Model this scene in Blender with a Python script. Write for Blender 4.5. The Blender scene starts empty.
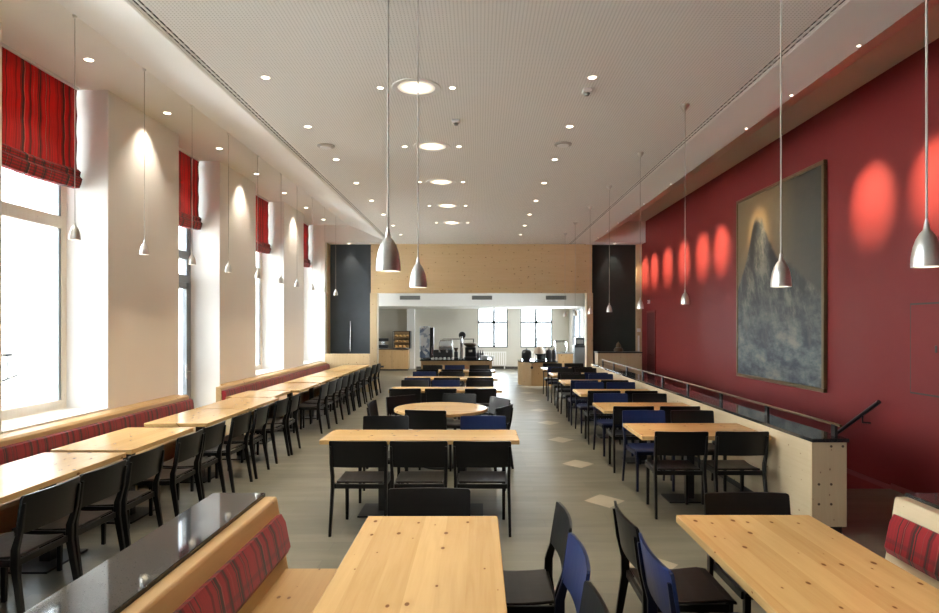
import bpy, bmesh, math, random
from mathutils import Vector, Matrix
random.seed(7)
S = bpy.context.scene
C = S.collection
PI = math.pi
FOC = 626.0
ORD = ['', 'first', 'second', 'third', 'fourth', 'fifth', 'sixth', 'seventh', 'eighth', 'ninth', 'tenth', 'eleventh',
       'twelfth', 'thirteenth', 'fourteenth', 'fifteenth', 'sixteenth', 'seventeenth', 'eighteenth', 'nineteenth', 'twentieth']

# ------------------------------------------------------------------ materials
class NT:
    def __init__(s, name):
        s.m = bpy.data.materials.new(name); s.m.use_nodes = True
        s.t = s.m.node_tree; s.t.nodes.clear()
        s.out = s.n('ShaderNodeOutputMaterial')
    def n(s, typ, **kw):
        nd = s.t.nodes.new(typ)
        for k, v in kw.items(): setattr(nd, k, v)
        return nd
    def link(s, a, b): s.t.links.new(a, b)
    def put(s, sock, v):
        if hasattr(v, 'is_linked') or hasattr(v, 'links'): s.link(v, sock)
        else: sock.default_value = v
    def math(s, op, a, b=0.0, c=0.0, clamp=False):
        nd = s.n('ShaderNodeMath', operation=op, use_clamp=clamp)
        s.put(nd.inputs[0], a); s.put(nd.inputs[1], b); s.put(nd.inputs[2], c)
        return nd.outputs[0]
    def mix(s, f, a, b, blend='MIX'):
        nd = s.n('ShaderNodeMix', data_type='RGBA', blend_type=blend)
        s.put(nd.inputs[0], f)
        s.put(nd.inputs[6], a if not isinstance(a, tuple) else (*a, 1)); s.put(nd.inputs[7], b if not isinstance(b, tuple) else (*b, 1))
        return nd.outputs[2]
    def obj(s, offset=True):
        tc = s.n('ShaderNodeTexCoord')
        if not offset: return tc.outputs['Object']
        oi = s.n('ShaderNodeObjectInfo')
        v = s.n('ShaderNodeVectorMath', operation='ADD')
        s.link(tc.outputs['Object'], v.inputs[0]); s.link(oi.outputs['Location'], v.inputs[1])
        return v.outputs[0]
    def xyz(s, v):
        nd = s.n('ShaderNodeSeparateXYZ'); s.link(v, nd.inputs[0]); return nd.outputs
    def comb(s, x, y, z):
        nd = s.n('ShaderNodeCombineXYZ')
        for i, v in enumerate((x, y, z)): s.put(nd.inputs[i], v)
        return nd.outputs[0]
    def noise(s, v, scale, detail=3.0, rough=.5, dist=0.0):
        nd = s.n('ShaderNodeTexNoise'); s.link(v, nd.inputs['Vector'])
        nd.inputs['Scale'].default_value = scale; nd.inputs['Detail'].default_value = detail
        nd.inputs['Roughness'].default_value = rough; nd.inputs['Distortion'].default_value = dist
        return nd.outputs[0]
    def ramp(s, f, stops, interp='LINEAR'):
        nd = s.n('ShaderNodeValToRGB'); cr = nd.color_ramp; cr.interpolation = interp
        while len(cr.elements) < len(stops): cr.elements.new(.5)
        for e, (p, c) in zip(cr.elements, stops): e.position = p; e.color = (*c, 1) if len(c) == 3 else c
        s.put(nd.inputs[0], f)
        return nd.outputs[0]
    def bsdf(s, col, rough=.5, metal=0.0, spec=.5, coat=0.0, coat_r=.1, bump=None, bstr=.2, bdist=.01, sheen=0.0):
        b = s.n('ShaderNodeBsdfPrincipled')
        s.put(b.inputs['Base Color'], col if not isinstance(col, tuple) else (*col, 1))
        s.put(b.inputs['Roughness'], rough); b.inputs['Metallic'].default_value = metal
        b.inputs['Specular IOR Level'].default_value = spec
        b.inputs['Coat Weight'].default_value = coat; b.inputs['Coat Roughness'].default_value = coat_r
        b.inputs['Sheen Weight'].default_value = sheen
        if bump is not None:
            bp = s.n('ShaderNodeBump'); bp.inputs['Strength'].default_value = bstr; bp.inputs['Distance'].default_value = bdist
            s.link(bump, bp.inputs['Height']); s.link(bp.outputs[0], b.inputs['Normal'])
        s.link(b.outputs[0], s.out.inputs[0])
        return s.m

def plain(name, col, rough=.5, metal=0.0, spec=.5, var=.06, scale=6.0, coat=0.0, sheen=0.0):
    t = NT(name); n = t.noise(t.obj(), scale, 3)
    k = t.math('MULTIPLY_ADD', n, 2 * var, 1 - var)
    c = t.n('ShaderNodeVectorMath', operation='SCALE'); c.inputs[0].default_value = col; t.link(k, c.inputs['Scale'])
    return t.bsdf(c.outputs[0], rough, metal, spec, coat, sheen=sheen)

def pine(name, axis, light, dark, plank=.12, rough=.32, knots=1.0, coat=0.0, kd=(.13, .045, .015), spec=.5):
    t = NT(name); x = t.xyz(t.obj())
    o = {'X': (0, 1, 2), 'Y': (1, 0, 2), 'Z': (2, 0, 1)}[axis]
    g, c, h = x[o[0]], t.math('ADD', x[o[1]], x[o[2]]), 0.0
    pid = t.math('FLOOR', t.math('DIVIDE', t.math('ADD', c, .031), plank))
    wn = t.n('ShaderNodeTexWhiteNoise', noise_dimensions='1D'); t.link(pid, wn.inputs['W'])
    r = wn.outputs[0]
    gv = t.comb(t.math('ADD', t.math('MULTIPLY', g, 1.1), t.math('MULTIPLY', r, 17.0)), t.math('MULTIPLY', c, 16.0), 0.0)
    grain = t.noise(gv, 1.6, 4, .6, .6)
    fine = t.noise(t.comb(t.math('MULTIPLY', g, 3.0), t.math('MULTIPLY', c, 90.0), 0.0), 1.0, 2)
    f = t.math('ADD', t.math('MULTIPLY_ADD', grain, .9, -.15), t.math('MULTIPLY_ADD', r, .42, -.2))
    f = t.math('ADD', f, t.math('MULTIPLY_ADD', fine, .24, -.12), clamp=True)
    col = t.mix(f, light, dark)
    vo = t.n('ShaderNodeTexVoronoi', feature='F1'); vo.inputs['Scale'].default_value = 1.0
    vo.voronoi_dimensions = '2D'; t.link(t.comb(t.math('MULTIPLY', g, 5.0), t.math('MULTIPLY', c, 8.8), 0.0), vo.inputs['Vector'])
    sc = t.n('ShaderNodeSeparateColor'); t.link(vo.outputs['Color'], sc.inputs[0])
    rad = t.math('MULTIPLY', t.math('SUBTRACT', sc.outputs[0], .30), .165 * knots)
    kn = t.math('MULTIPLY', t.math('SUBTRACT', rad, vo.outputs['Distance']), 30.0, clamp=True)
    halo = t.math('MULTIPLY', t.math('SUBTRACT', t.math('MULTIPLY', rad, 3.2), vo.outputs['Distance']), 4.0, clamp=True)
    col = t.mix(t.math('MULTIPLY', halo, .3), col, dark)
    col = t.mix(t.math('MULTIPLY', kn, .85), col, kd)
    return t.bsdf(col, rough, coat=coat, coat_r=.15, spec=spec)

M = {}
HL, HD = (.55, .36, .155), (.39, .225, .082)
M['table_x'] = pine('pine_tabletop_x', 'X', HL, HD, rough=.23)
M['table_y'] = pine('pine_tabletop_y', 'Y', HL, HD, rough=.23)
M['bench_y'] = pine('pine_bench_y', 'Y', (.47, .30, .13), (.34, .20, .072), plank=.2, rough=.4)
M['panel_y'] = pine('pine_panel_y', 'Y', (.56, .455, .30), (.46, .35, .205), plank=6.0, rough=.5, knots=.75)
M['panel_z'] = pine('pine_panel_z', 'Z', (.57, .45, .28), (.46, .34, .19), plank=.14, rough=.5, knots=.75)
M['lintel'] = pine('pine_lintel', 'X', (.66, .50, .29), (.55, .38, .19), plank=.35, rough=.5, knots=.95)
M['counter'] = pine('pine_counter', 'Z', (.44, .29, .14), (.33, .20, .085), plank=.3, rough=.5)
M['frame'] = pine('pine_window_frame', 'Z', (.80, .74, .63), (.70, .62, .49), plank=.4, rough=.45, knots=.4)

def blackwood(name, col, rough=.36):
    t = NT(name); x = t.xyz(t.obj())
    n = t.noise(t.comb(t.math('MULTIPLY', x[0], 60.0), t.math('MULTIPLY', x[1], 8.0), t.math('MULTIPLY', x[2], 8.0)), 1.0, 3)
    c = t.mix(n, tuple(v * .75 for v in col), tuple(v * 1.3 for v in col))
    return t.bsdf(c, t.math('MULTIPLY_ADD', n, .12, rough - .06), spec=.3)
M['black'] = blackwood('black_stained_wood', (.0042, .0042, .0045), .33)
M['navy'] = blackwood('navy_stained_wood', (.008, .0165, .064), .33)
M['navy_dark'] = blackwood('dark_navy_frame', (.0048, .0075, .024)); M['navy_seat'] = blackwood('dark_navy_seat', (.0062, .0115, .042), .36)
M['seat'] = blackwood('black_brown_seat', (.011, .0095, .008), .36)
M['iron'] = plain('black_iron', (.013, .013, .014), .4, .3)
M['alu'] = plain('brushed_aluminium', (.74, .73, .70), .36, 1.0, scale=40, var=.08)
M['steel'] = plain('steel', (.55, .56, .57), .25, 1.0)
M['cord'] = plain('grey_cable', (.45, .42, .38), .5)
M['white'] = plain('white_enamel', (.8, .79, .77), .4)
M['wall'] = plain('cream_plaster', (.83, .805, .755), .85, var=.02, scale=2)
M['ceil'] = plain('warm_white_ceiling', (.82, .81, .77), .85, var=.015, scale=1.5)
M['wallw'] = plain('white_reveal_paint', (.82, .80, .77), .8, var=.015)
M['backwall'] = plain('back_room_paint', (.58, .545, .475), .8, var=.02)
M['slot_dark'] = plain('dark_slot', (.05, .045, .04), .8)
M['grille'] = plain('grey_grille', (.22, .22, .21), .5)
M['darkred'] = plain('dark_red_door', (.07, .008, .008), .45)
M['greyframe'] = plain('grey_metal_frame', (.20, .215, .23), .4, .3)
M['plastic'] = plain('black_plastic', (.02, .02, .022), .3)
M['beige'] = plain('beige_ceramic', (.55, .43, .32), .4)
M['bread'] = plain('baked_crust', (.55, .32, .12), .7, var=.3, scale=25)
M['brownjar'] = plain('brown_bronze', (.10, .07, .045), .35, .6)
M['gilt'] = plain('dull_gilt', (.13, .09, .04), .4, .5, var=.2, scale=12)
M['stairs'] = plain('dark_stair_stone', (.09, .075, .06), .6)
M['baseboard'] = plain('dark_skirting', (.16, .03, .028), .4)

def redwall():
    t = NT('red_wall_paint'); v = t.obj(False)
    n = t.noise(v, 1.3, 4); n2 = t.noise(v, 9, 3)
    c = t.mix(n, (.148, .0150, .0155), (.170, .020, .019))
    return t.bsdf(c, .5, spec=.25, bump=n2, bstr=.05, bdist=.01)
M['red'] = redwall()

def perforated():
    t = NT('perforated_ceiling'); x = t.xyz(t.obj(False))
    P = .028
    fx = t.math('SUBTRACT', t.math('FRACT', t.math('DIVIDE', x[0], P)), .5)
    fy = t.math('SUBTRACT', t.math('FRACT', t.math('DIVIDE', x[1], P)), .5)
    d = t.math('SQRT', t.math('ADD', t.math('MULTIPLY', fx, fx), t.math('MULTIPLY', fy, fy)))
    hole = t.math('MULTIPLY', t.math('SUBTRACT', .24, d), 12.0, clamp=True)
    return t.bsdf(t.mix(hole, (.80, .785, .745), (.50, .48, .44)), .85)
M['perf'] = perforated()

def slotmat():
    t = NT('slotted_diffuser'); x = t.xyz(t.obj())
    fy = t.math('FRACT', t.math('DIVIDE', x[1], .10))
    k = t.math('LESS_THAN', fy, .7)
    return t.bsdf(t.mix(k, (.45, .42, .38), (.035, .03, .028)), .7)
M['slot'] = slotmat()

def floormat():
    t = NT('slate_plank_floor'); v = t.obj(False); x = t.xyz(v)
    br = t.n('ShaderNodeTexBrick'); t.link(t.comb(x[0], x[1], 0.0), br.inputs['Vector'])
    br.inputs['Scale'].default_value = 1.0; br.inputs['Brick Width'].default_value = 1.2; br.inputs['Row Height'].default_value = .2
    br.inputs['Mortar Size'].default_value = .004; br.inputs['Mortar Smooth'].default_value = .3; br.inputs['Bias'].default_value = 0.0
    br.inputs['Color1'].default_value = (.112, .104, .074, 1); br.inputs['Color2'].default_value = (.158, .144, .102, 1)
    br.inputs['Mortar'].default_value = (.10, .095, .08, 1)
    n = t.noise(t.comb(t.math('MULTIPLY', x[0], .8), t.math('MULTIPLY', x[1], 4.0), 0.0), 1.6, 5, .6)
    col = t.mix(t.math('MULTIPLY_ADD', n, .8, -.15, clamp=True), br.outputs['Color'], (.076, .076, .057))
    # pale inlaid diamonds down the aisle
    ax = t.math('ABSOLUTE', t.math('SUBTRACT', x[0], 1.29))
    ay = t.math('ABSOLUTE', t.math('SUBTRACT', t.math('MULTIPLY', t.math('FRACT', t.math('DIVIDE', t.math('SUBTRACT', x[1], 5.57), 1.72)), 1.72), .86))
    dia = t.math('LESS_THAN', t.math('ADD', ax, t.math('MULTIPLY', ay, .85)), .21)
    col = t.mix(dia, col, (.30, .26, .19))
    return t.bsdf(col, t.math('MULTIPLY_ADD', n, .18, .27), spec=.55)
M['floor'] = floormat()

def granite():
    t = NT('polished_dark_granite'); v = t.obj()
    vo = t.n('ShaderNodeTexVoronoi'); vo.inputs['Scale'].default_value = 260.0; t.link(v, vo.inputs['Vector'])
    sc = t.n('ShaderNodeSeparateColor'); t.link(vo.outputs['Color'], sc.inputs[0])
    c = t.ramp(sc.outputs[0], [(0, (.012, .013, .014)), (.6, (.024, .026, .027)), (.95, (.045, .048, .048)), (1, (.10, .10, .095))])
    return t.bsdf(c, .05, spec=.55)
M['granite'] = granite()

def tartan(name, dark=1.0, per=.5, rot='Y', weave=True):
    t = NT(name); x = t.xyz(t.obj()); y = x[{'X': 0, 'Y': 1}[rot]]; z = x[2]
    f = t.math('FRACT', t.math('DIVIDE', y, per))
    R, D, K, W = ((.46, .015, .014), (.26, .010, .010), (.06, .035, .02), (.50, .26, .16)) if per == .62 else ((.30, .012, .017), (.15, .007, .010), (.04, .020, .014), (.30, .10, .08))
    st = [(0, R), (.10, D), (.14, R), (.22, K), (.235, R), (.25, K), (.30, R), (.305, W), (.315, R), (.40, D), (.43, K), (.455, D), (.47, R),
          (.52, W), (.527, R), (.62, K), (.64, R), (.655, K), (.69, D), (.72, R), (.80, D), (.815, W), (.822, D), (.84, R), (.90, K), (.915, R)]
    nd = t.ramp(f, st[:30], 'CONSTANT')
    fz = t.math('FRACT', t.math('DIVIDE', z, .17))
    hz = t.math('LESS_THAN', t.math('ABSOLUTE', t.math('SUBTRACT', fz, .5)), .07 if dark < 1 or per != .62 else -1.0)
    col = t.mix(t.math('MULTIPLY', hz, .35), nd, (.06, .02, .02))
    n = t.noise(t.comb(t.math('MULTIPLY', x[0], 300.0), t.math('MULTIPLY', y, 300.0), t.math('MULTIPLY', z, 300.0)), 1.0, 1)
    col = t.mix(t.math('MULTIPLY_ADD', n, .5, -.05), col, (.02, .008, .008))
    st_ = t.noise(t.comb(t.math('MULTIPLY', y, 75.0), t.math('MULTIPLY', z, 1.2), 0.0), 1.0, 3, .7)
    col = t.mix(t.math('MULTIPLY', t.math('SUBTRACT', st_, .45, clamp=True), 2.4 if per == .62 else 1.5, clamp=True), col, (.055, .012, .010))
    if dark < 1:
        col = t.mix(t.math('MULTIPLY', t.math('LESS_THAN', t.math('FRACT', t.math('DIVIDE', z, .03)), .5), .55), col, (.03, .025, .015))
    t.bsdf(col, .9, spec=.15, sheen=.2)
    if per == .62:
        tr = t.n('ShaderNodeBsdfTranslucent'); t.link(col, tr.inputs[0]); ms = t.n('ShaderNodeMixShader'); ms.inputs[0].default_value = .45
        b = [n for n in t.t.nodes if n.type == 'BSDF_PRINCIPLED'][0]
        t.link(b.outputs[0], ms.inputs[1]); t.link(tr.outputs[0], ms.inputs[2]); t.link(ms.outputs[0], t.out.inputs[0])
    return t.m
M['tartan'] = tartan('red_tartan')
M['blind'] = tartan('red_striped_blind', per=.62)
M['hem'] = tartan('dark_tartan_hem', .6, per=.62)

def emis(name, col, st):
    t = NT(name); e = t.n('ShaderNodeEmission'); e.inputs[0].default_value = (*col, 1); e.inputs[1].default_value = st
    t.link(e.outputs[0], t.out.inputs[0]); return t.m
M['lens'] = emis('lit_lens', (1, .87, .66), 9.0)
M['biglens'] = emis('lit_diffuser', (1, .84, .60), 9.0)
def diffuser():
    t = NT('lit_diffuser_with_halo'); x = t.xyz(t.obj(False)); e = t.n('ShaderNodeEmission')
    d = t.math('DIVIDE', t.math('SQRT', t.math('ADD', t.math('MULTIPLY', x[0], x[0]), t.math('MULTIPLY', x[1], x[1]))), .18)
    k = t.math('SUBTRACT', 1.0, d, clamp=True)  # lamp halo mimicked by emission fading from core to rim
    e.inputs[0].default_value = (1, .88, .68, 1); t.link(t.math('MULTIPLY_ADD', t.math('POWER', k, 2.2), 14.0, .62), e.inputs[1])
    t.link(e.outputs[0], t.out.inputs[0]); return t.m
M['biglens'] = diffuser()
M['bulb'] = emis('lit_bulb', (1, .86, .64), 12.0)

def glassmat(name, tint=(.97, .98, .98), gl=.08):
    t = NT(name); a = t.n('ShaderNodeBsdfTransparent'); a.inputs[0].default_value = (*tint, 1)
    g = t.n('ShaderNodeBsdfGlossy'); g.inputs['Roughness'].default_value = .02
    fr = t.n('ShaderNodeFresnel'); fr.inputs[0].default_value = 1.45
    m = t.n('ShaderNodeMixShader'); t.link(t.math('MULTIPLY', fr.outputs[0], .8), m.inputs[0])
    t.link(a.outputs[0], m.inputs[1]); t.link(g.outputs[0], m.inputs[2]); t.link(m.outputs[0], t.out.inputs[0]); return t.m
M['glass'] = glassmat('window_glass')

def stone():
    t = NT('pale_stone_facade'); x = t.xyz(t.obj(False))
    br = t.n('ShaderNodeTexBrick'); t.link(t.comb(x[1], x[2], 0.0), br.inputs['Vector'])
    br.inputs['Scale'].default_value = 1.0; br.inputs['Brick Width'].default_value = .7; br.inputs['Row Height'].default_value = .28
    br.inputs['Mortar Size'].default_value = .012
    br.inputs['Color1'].default_value = (.62, .62, .61, 1); br.inputs['Color2'].default_value = (.76, .76, .75, 1); br.inputs['Mortar'].default_value = (.42, .43, .44, 1)
    return t.bsdf(br.outputs[0], .9)
M['stone'] = stone()
M['ground'] = plain('outdoor_paving', (.78, .78, .78), .9)

def painting():
    t = NT('mountain_canvas'); tc = t.n('ShaderNodeTexCoord'); x = t.xyz(tc.outputs['Generated'])
    u = t.math('SUBTRACT', 1.0, x[1]); v = x[2]          # u: 0 far side -> 1 near side
    vec = t.comb(t.math('MULTIPLY', u, 1.0), v, 0.0)
    n1 = t.noise(t.comb(u, t.math('MULTIPLY', v, 2.2), 0.0), 3.2, 9, .68, 0.0); n2 = t.noise(vec, 16, 6, .65); n3 = t.noise(t.comb(t.math('ADD', t.math('MULTIPLY', u, 1.6), t.math('MULTIPLY', v, .5)), t.math('MULTIPLY', v, .9), 2.0), 5, 9, .72, 0.0)
    fc = t.n('ShaderNodeFloatCurve'); cu = fc.mapping.curves[0]
    pts = [(0, .50), (.08, .60), (.15, .70), (.20, .80), (.235, .87), (.27, .885), (.345, .87), (.385, .80), (.44, .74), (.52, .66), (.60, .60), (.67, .605), (.78, .55), (.88, .49), (1, .44)]
    cu.points[0].location = pts[0]; cu.points[1].location = pts[-1]
    for p in pts[1:-1]: cu.points.new(*p)
    for p in cu.points: p.handle_type = 'VECTOR'
    fc.mapping.update(); t.link(u, fc.inputs['Value'])
    ridge = t.math('ADD', fc.outputs[0], t.math('MULTIPLY_ADD', n2, .05, -.025))
    mk = t.math('MULTIPLY', t.math('SUBTRACT', ridge, v), 30.0, clamp=True)
    rock = t.ramp(n3, [(.42, (.008, .009, .009)), (.485, (.024, .027, .025)), (.54, (.070, .070, .058)), (.62, (.16, .145, .11))])
    snow = t.ramp(n1, [(.41, (.010, .020, .034)), (.475, (.048, .066, .076)), (.53, (.100, .118, .116)), (.62, (.20, .19, .155))])
    low = t.math('MULTIPLY', t.math('SUBTRACT', t.math('ADD', .47, t.math('MULTIPLY_ADD', n1, .3, -.15)), v), 3.2, clamp=True)
    mnt = t.mix(low, rock, snow)
    sky = t.ramp(t.math('ADD', t.math('MULTIPLY', u, .8), t.math('MULTIPLY_ADD', n1, .4, -.2)), [(.05, (.10, .078, .042)), (.3, (.12, .092, .050)), (.5, (.065, .056, .034)), (.8, (.026, .027, .020))])
    dx = t.math('SUBTRACT', u, .30); dv = t.math('MULTIPLY', t.math('SUBTRACT', v, .84), .8)
    gl = t.math('SUBTRACT', 1.0, t.math('MULTIPLY', t.math('SQRT', t.math('ADD', t.math('MULTIPLY', dx, dx), t.math('MULTIPLY', dv, dv))), 2.2), clamp=True)
    sky = t.mix(t.math('MULTIPLY', gl, .6), sky, (.28, .17, .06))
    return t.bsdf(t.mix(mk, sky, mnt), .5, bump=n2, bstr=.2, bdist=.01)
M['painting'] = painting()

# ------------------------------------------------------------------ mesh helpers
class MB:
    def __init__(s): s.bm = bmesh.new()
    def box(s, x0, x1, y0, y1, z0, z1, mat=None):
        vs = [s.bm.verts.new((x, y, z)) for x in (x0, x1) for y in (y0, y1) for z in (z0, z1)]
        if mat is not None:
            for v in vs: v.co = mat @ v.co
        for f in ((0, 1, 3, 2), (4, 6, 7, 5), (0, 4, 5, 1), (2, 3, 7, 6), (0, 2, 6, 4), (1, 5, 7, 3)):
            s.bm.faces.new([vs[i] for i in f])
        return s
    def loft(s, rings, close=True, cap=True):
        R = [[s.bm.verts.new(p) for p in r] for r in rings]; n = len(R[0])
        for a, b in zip(R, R[1:]):
            for i in range(n if close else n - 1):
                j = (i + 1) % n; s.bm.faces.new((a[i], a[j], b[j], b[i]))
        if cap: s.bm.faces.new(R[0][::-1]); s.bm.faces.new(R[-1])
        return s
    def bar(s, pts, wx, wy):
        """rectangular-section bar through (x,y,z) stations, section in the xy plane; wx, wy scalars or lists"""
        rings = []
        for i, p in enumerate(pts):
            a = (wx[i] if isinstance(wx, (list, tuple)) else wx) / 2; b = (wy[i] if isinstance(wy, (list, tuple)) else wy) / 2
            rings.append([(p[0] - a, p[1] - b, p[2]), (p[0] + a, p[1] - b, p[2]), (p[0] + a, p[1] + b, p[2]), (p[0] - a, p[1] + b, p[2])])
        return s.loft(rings)
    def lathe(s, prof, n=20, c=(0, 0, 0), cap=True):
        rings = [[(c[0] + r * math.cos(2 * PI * k / n), c[1] + r * math.sin(2 * PI * k / n), c[2] + z) for k in range(n)] for r, z in prof]
        return s.loft(rings, True, cap)
    def tube(s, pts, r, n=8):
        P = [Vector(p) for p in pts]; rings = []
        for i, p in enumerate(P):
            d = (P[min(i + 1, len(P) - 1)] - P[max(i - 1, 0)]).normalized()
            up = Vector((0, 0, 1)) if abs(d.z) < .9 else Vector((1, 0, 0))
            a = d.cross(up).normalized(); b = d.cross(a)
            rr = r[i] if isinstance(r, (list, tuple)) else r
            rings.append([tuple(p + a * rr * math.cos(2 * PI * k / n) + b * rr * math.sin(2 * PI * k / n)) for k in range(n)])
        return s.loft(rings)
    def prism(s, poly, y0, y1):
        """poly in xz, extruded along y"""
        return s.loft([[(x, y0, z) for x, z in poly], [(x, y1, z) for x, z in poly]])
    def prism_x(s, poly, x0, x1):
        return s.loft([[(x0, y, z) for y, z in poly], [(x1, y, z) for y, z in poly]])
    def prism_z(s, poly, z0, z1):
        return s.loft([[(x, y, z0) for x, y in poly], [(x, y, z1) for x, y in poly]])
    def build(s, name, mat, parent=None, bevel=0.0, smooth=False, loc=None, seg=2):
        bm = s.bm
        bmesh.ops.recalc_face_normals(bm, faces=bm.faces)
        if bevel:
            es = [e for e in bm.edges if len(e.link_faces) == 2 and e.calc_face_angle(0) > .6]
            bmesh.ops.bevel(bm, geom=es, offset=bevel, segments=seg, profile=.5, affect='EDGES', clamp_overlap=True)
        me = bpy.data.meshes.new(name)
        bm.to_mesh(me); bm.free()
        if smooth:
            for p in me.polygons: p.use_smooth = True
            try: me.set_sharp_from_angle(angle=.6)
            except Exception: pass
        me.materials.append(mat)
        o = bpy.data.objects.new(name, me); C.objects.link(o)
        if loc: o.location = loc
        if parent: o.parent = parent
        return o

def tag(o, label, cat=None, group=None, kind=None):
    o['label'] = label
    if cat: o['category'] = cat
    if group: o['group'] = group
    if kind: o['kind'] = kind
    return o
def thing(name, label, cat, loc=(0, 0, 0), rz=0.0, group=None):
    o = bpy.data.objects.new(name, None); C.objects.link(o); o.empty_display_size = .1
    o.location = loc; o.rotation_euler = (0, 0, rz)
    return tag(o, label, cat, group)
def struct(o, label): return tag(o, label, None, None, 'structure')
KIDS = {}
def kids(o):
    return [c for c in C.objects if c.parent == o]
def dup(root, loc, rz, label, group=None, swap=None, scale=None):
    def rec(o, parent):
        c = o.copy(); C.objects.link(c)
        if parent: c.parent = parent
        if swap and c.type == 'MESH':
            c.data = swap.get(c.data, c.data)
        for k in kids(o): rec(k, c)
        return c
    r = rec(root, None); r.location = loc; r.rotation_euler = (0, 0, rz); r['label'] = label
    if group: r['group'] = group
    if scale: r.scale = (scale,) * 3
    return r

# ------------------------------------------------------------------ camera, world
cam = bpy.data.cameras.new('camera'); co = bpy.data.objects.new('camera', cam); C.objects.link(co)
cam.sensor_width = 36; cam.lens = 36 * FOC / 939
co.location = (0, 0, 1.8); co.rotation_euler = (PI / 2, 0, 0)
cam.shift_x = -9.5 / 939; cam.shift_y = 19.0 / 939; cam.clip_start = .05
S.camera = co
S.view_settings.view_transform = 'Standard'; S.view_settings.look = 'None'
S.view_settings.gamma = 1; S.view_settings.use_curve_mapping = False
S.view_settings.exposure = 0.38
S.cycles.use_denoising = True; S.cycles.max_bounces = 10; S.cycles.diffuse_bounces = 6
S.cycles.transparent_max_bounces = 12; S.cycles.sample_clamp_indirect = 8; S.cycles.caustics_reflective = False
w = bpy.data.worlds.new('world'); S.world = w; w.use_nodes = True
bg = w.node_tree.nodes['Background']; bg.inputs[0].default_value = (.84, .93, 1.0, 1); bg.inputs[1].default_value = 19.0

sun = bpy.data.lights.new('sun', 'SUN'); sun.energy = 60; sun.angle = .02; sun.color = (1, .96, .9)
so = bpy.data.objects.new('sun', sun); C.objects.link(so); so.rotation_euler = (0, math.radians(48), math.radians(12))
def area_portal(name, loc, rot, sx, sy):
    l = bpy.data.lights.new(name, 'AREA'); l.shape = 'RECTANGLE'; l.size = sx; l.size_y = sy
    l.cycles.is_portal = True
    o = bpy.data.objects.new(name, l); C.objects.link(o); o.location = loc; o.rotation_euler = rot; return o
def spot(loc, target, energy, angle, blend=.5, col=(1, .88, .72), r=.03, parent=None, name='lamp_light'):
    l = bpy.data.lights.new(name, 'SPOT'); l.energy = energy; l.spot_size = math.radians(angle); l.spot_blend = blend
    l.color = col; l.shadow_soft_size = r
    o = bpy.data.objects.new(name, l); C.objects.link(o); o.location = loc
    d = (Vector(target) - Vector(loc)); o.rotation_euler = d.to_track_quat('-Z', 'Y').to_euler()
    if parent: o.parent = parent
    return o

# ------------------------------------------------------------------ room constants
ZM = 4.08; ZL = 4.54; ZR = 4.647
XL = -4.316; XR = 4.55; XG = -4.80
DB = 17.1; DP = 17.6; DE = 26.0; Y0 = -4.0
WIN = [(-.75, .95), (2.45, 4.05), (5.66, 7.29), (9.0, 10.43), (12.1, 13.86), (15.4, DB)]   # openings in the window wall; index 3 is the door

# floor with the stair well left open
mb = MB()
mb.box(-5.3, 3.15, Y0 - .2, DE + .2, -.15, 0); mb.box(3.15, XR + .1, Y0 - .2, 6.9, -.15, 0); mb.box(3.15, XR + .1, 14.0, DE + .2, -.15, 0)
struct(mb.build('floor', M['floor']), 'grey brown slate plank floor with pale diamond inlays in the aisle')
mb = MB()
for k in range(12):
    mb.box(3.15, XR, 6.9 + .28 * k, 6.9 + .28 * (k + 1) + .02, -.17 * (k + 1) - .15, -.17 * (k + 1))
mb.box(3.15, XR, 10.26, 14.0, -2.3, -2.15)
struct(mb.build('floor_stair', M['stairs']), 'dark stairs going down beside the red wall')
mb = MB().box(3.10, 3.15, 6.9, 14.0, -2.3, -.15).box(3.15, XR, 14.0, 14.1, -2.3, -.15)
struct(mb.build('wall_stairwell', M['red']), 'red wall of the stair well below the floor')

# window wall
mb = MB(); edges = [Y0] + [v for a in WIN for v in a] + [DB + .6]
for i in range(0, len(edges), 2): mb.box(XG - .15, XL, edges[i], edges[i + 1], -.1, ZL)
for k, (a, b) in enumerate(WIN):
    if k != 3: mb.box(XG - .15, XL, a, b, -.1, .82)
struct(mb.build('wall_left', M['wall']), 'cream plastered window wall with deep piers between windows')
mb = MB().box(-5.2, XR + .4, Y0 - .2, Y0, 0, 5)
struct(mb.build('wall_rear', M['wall']), 'cream wall at the entrance end of the hall')
mb = MB().box(XR, XR + .2, Y0, DP + .3, -2.4, 5.0)
struct(mb.build('wall_right', M['red']), 'long matt dark red side wall washed by spotlights')
mb = MB().box(XR - .012, XR, -4, 6.9, 0, .06).box(XR - .012, XR, 6.9, 14, -.02, .035)
struct(mb.build('baseboard_right', M['baseboard']), 'slim red skirting strip along the red wall')

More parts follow.
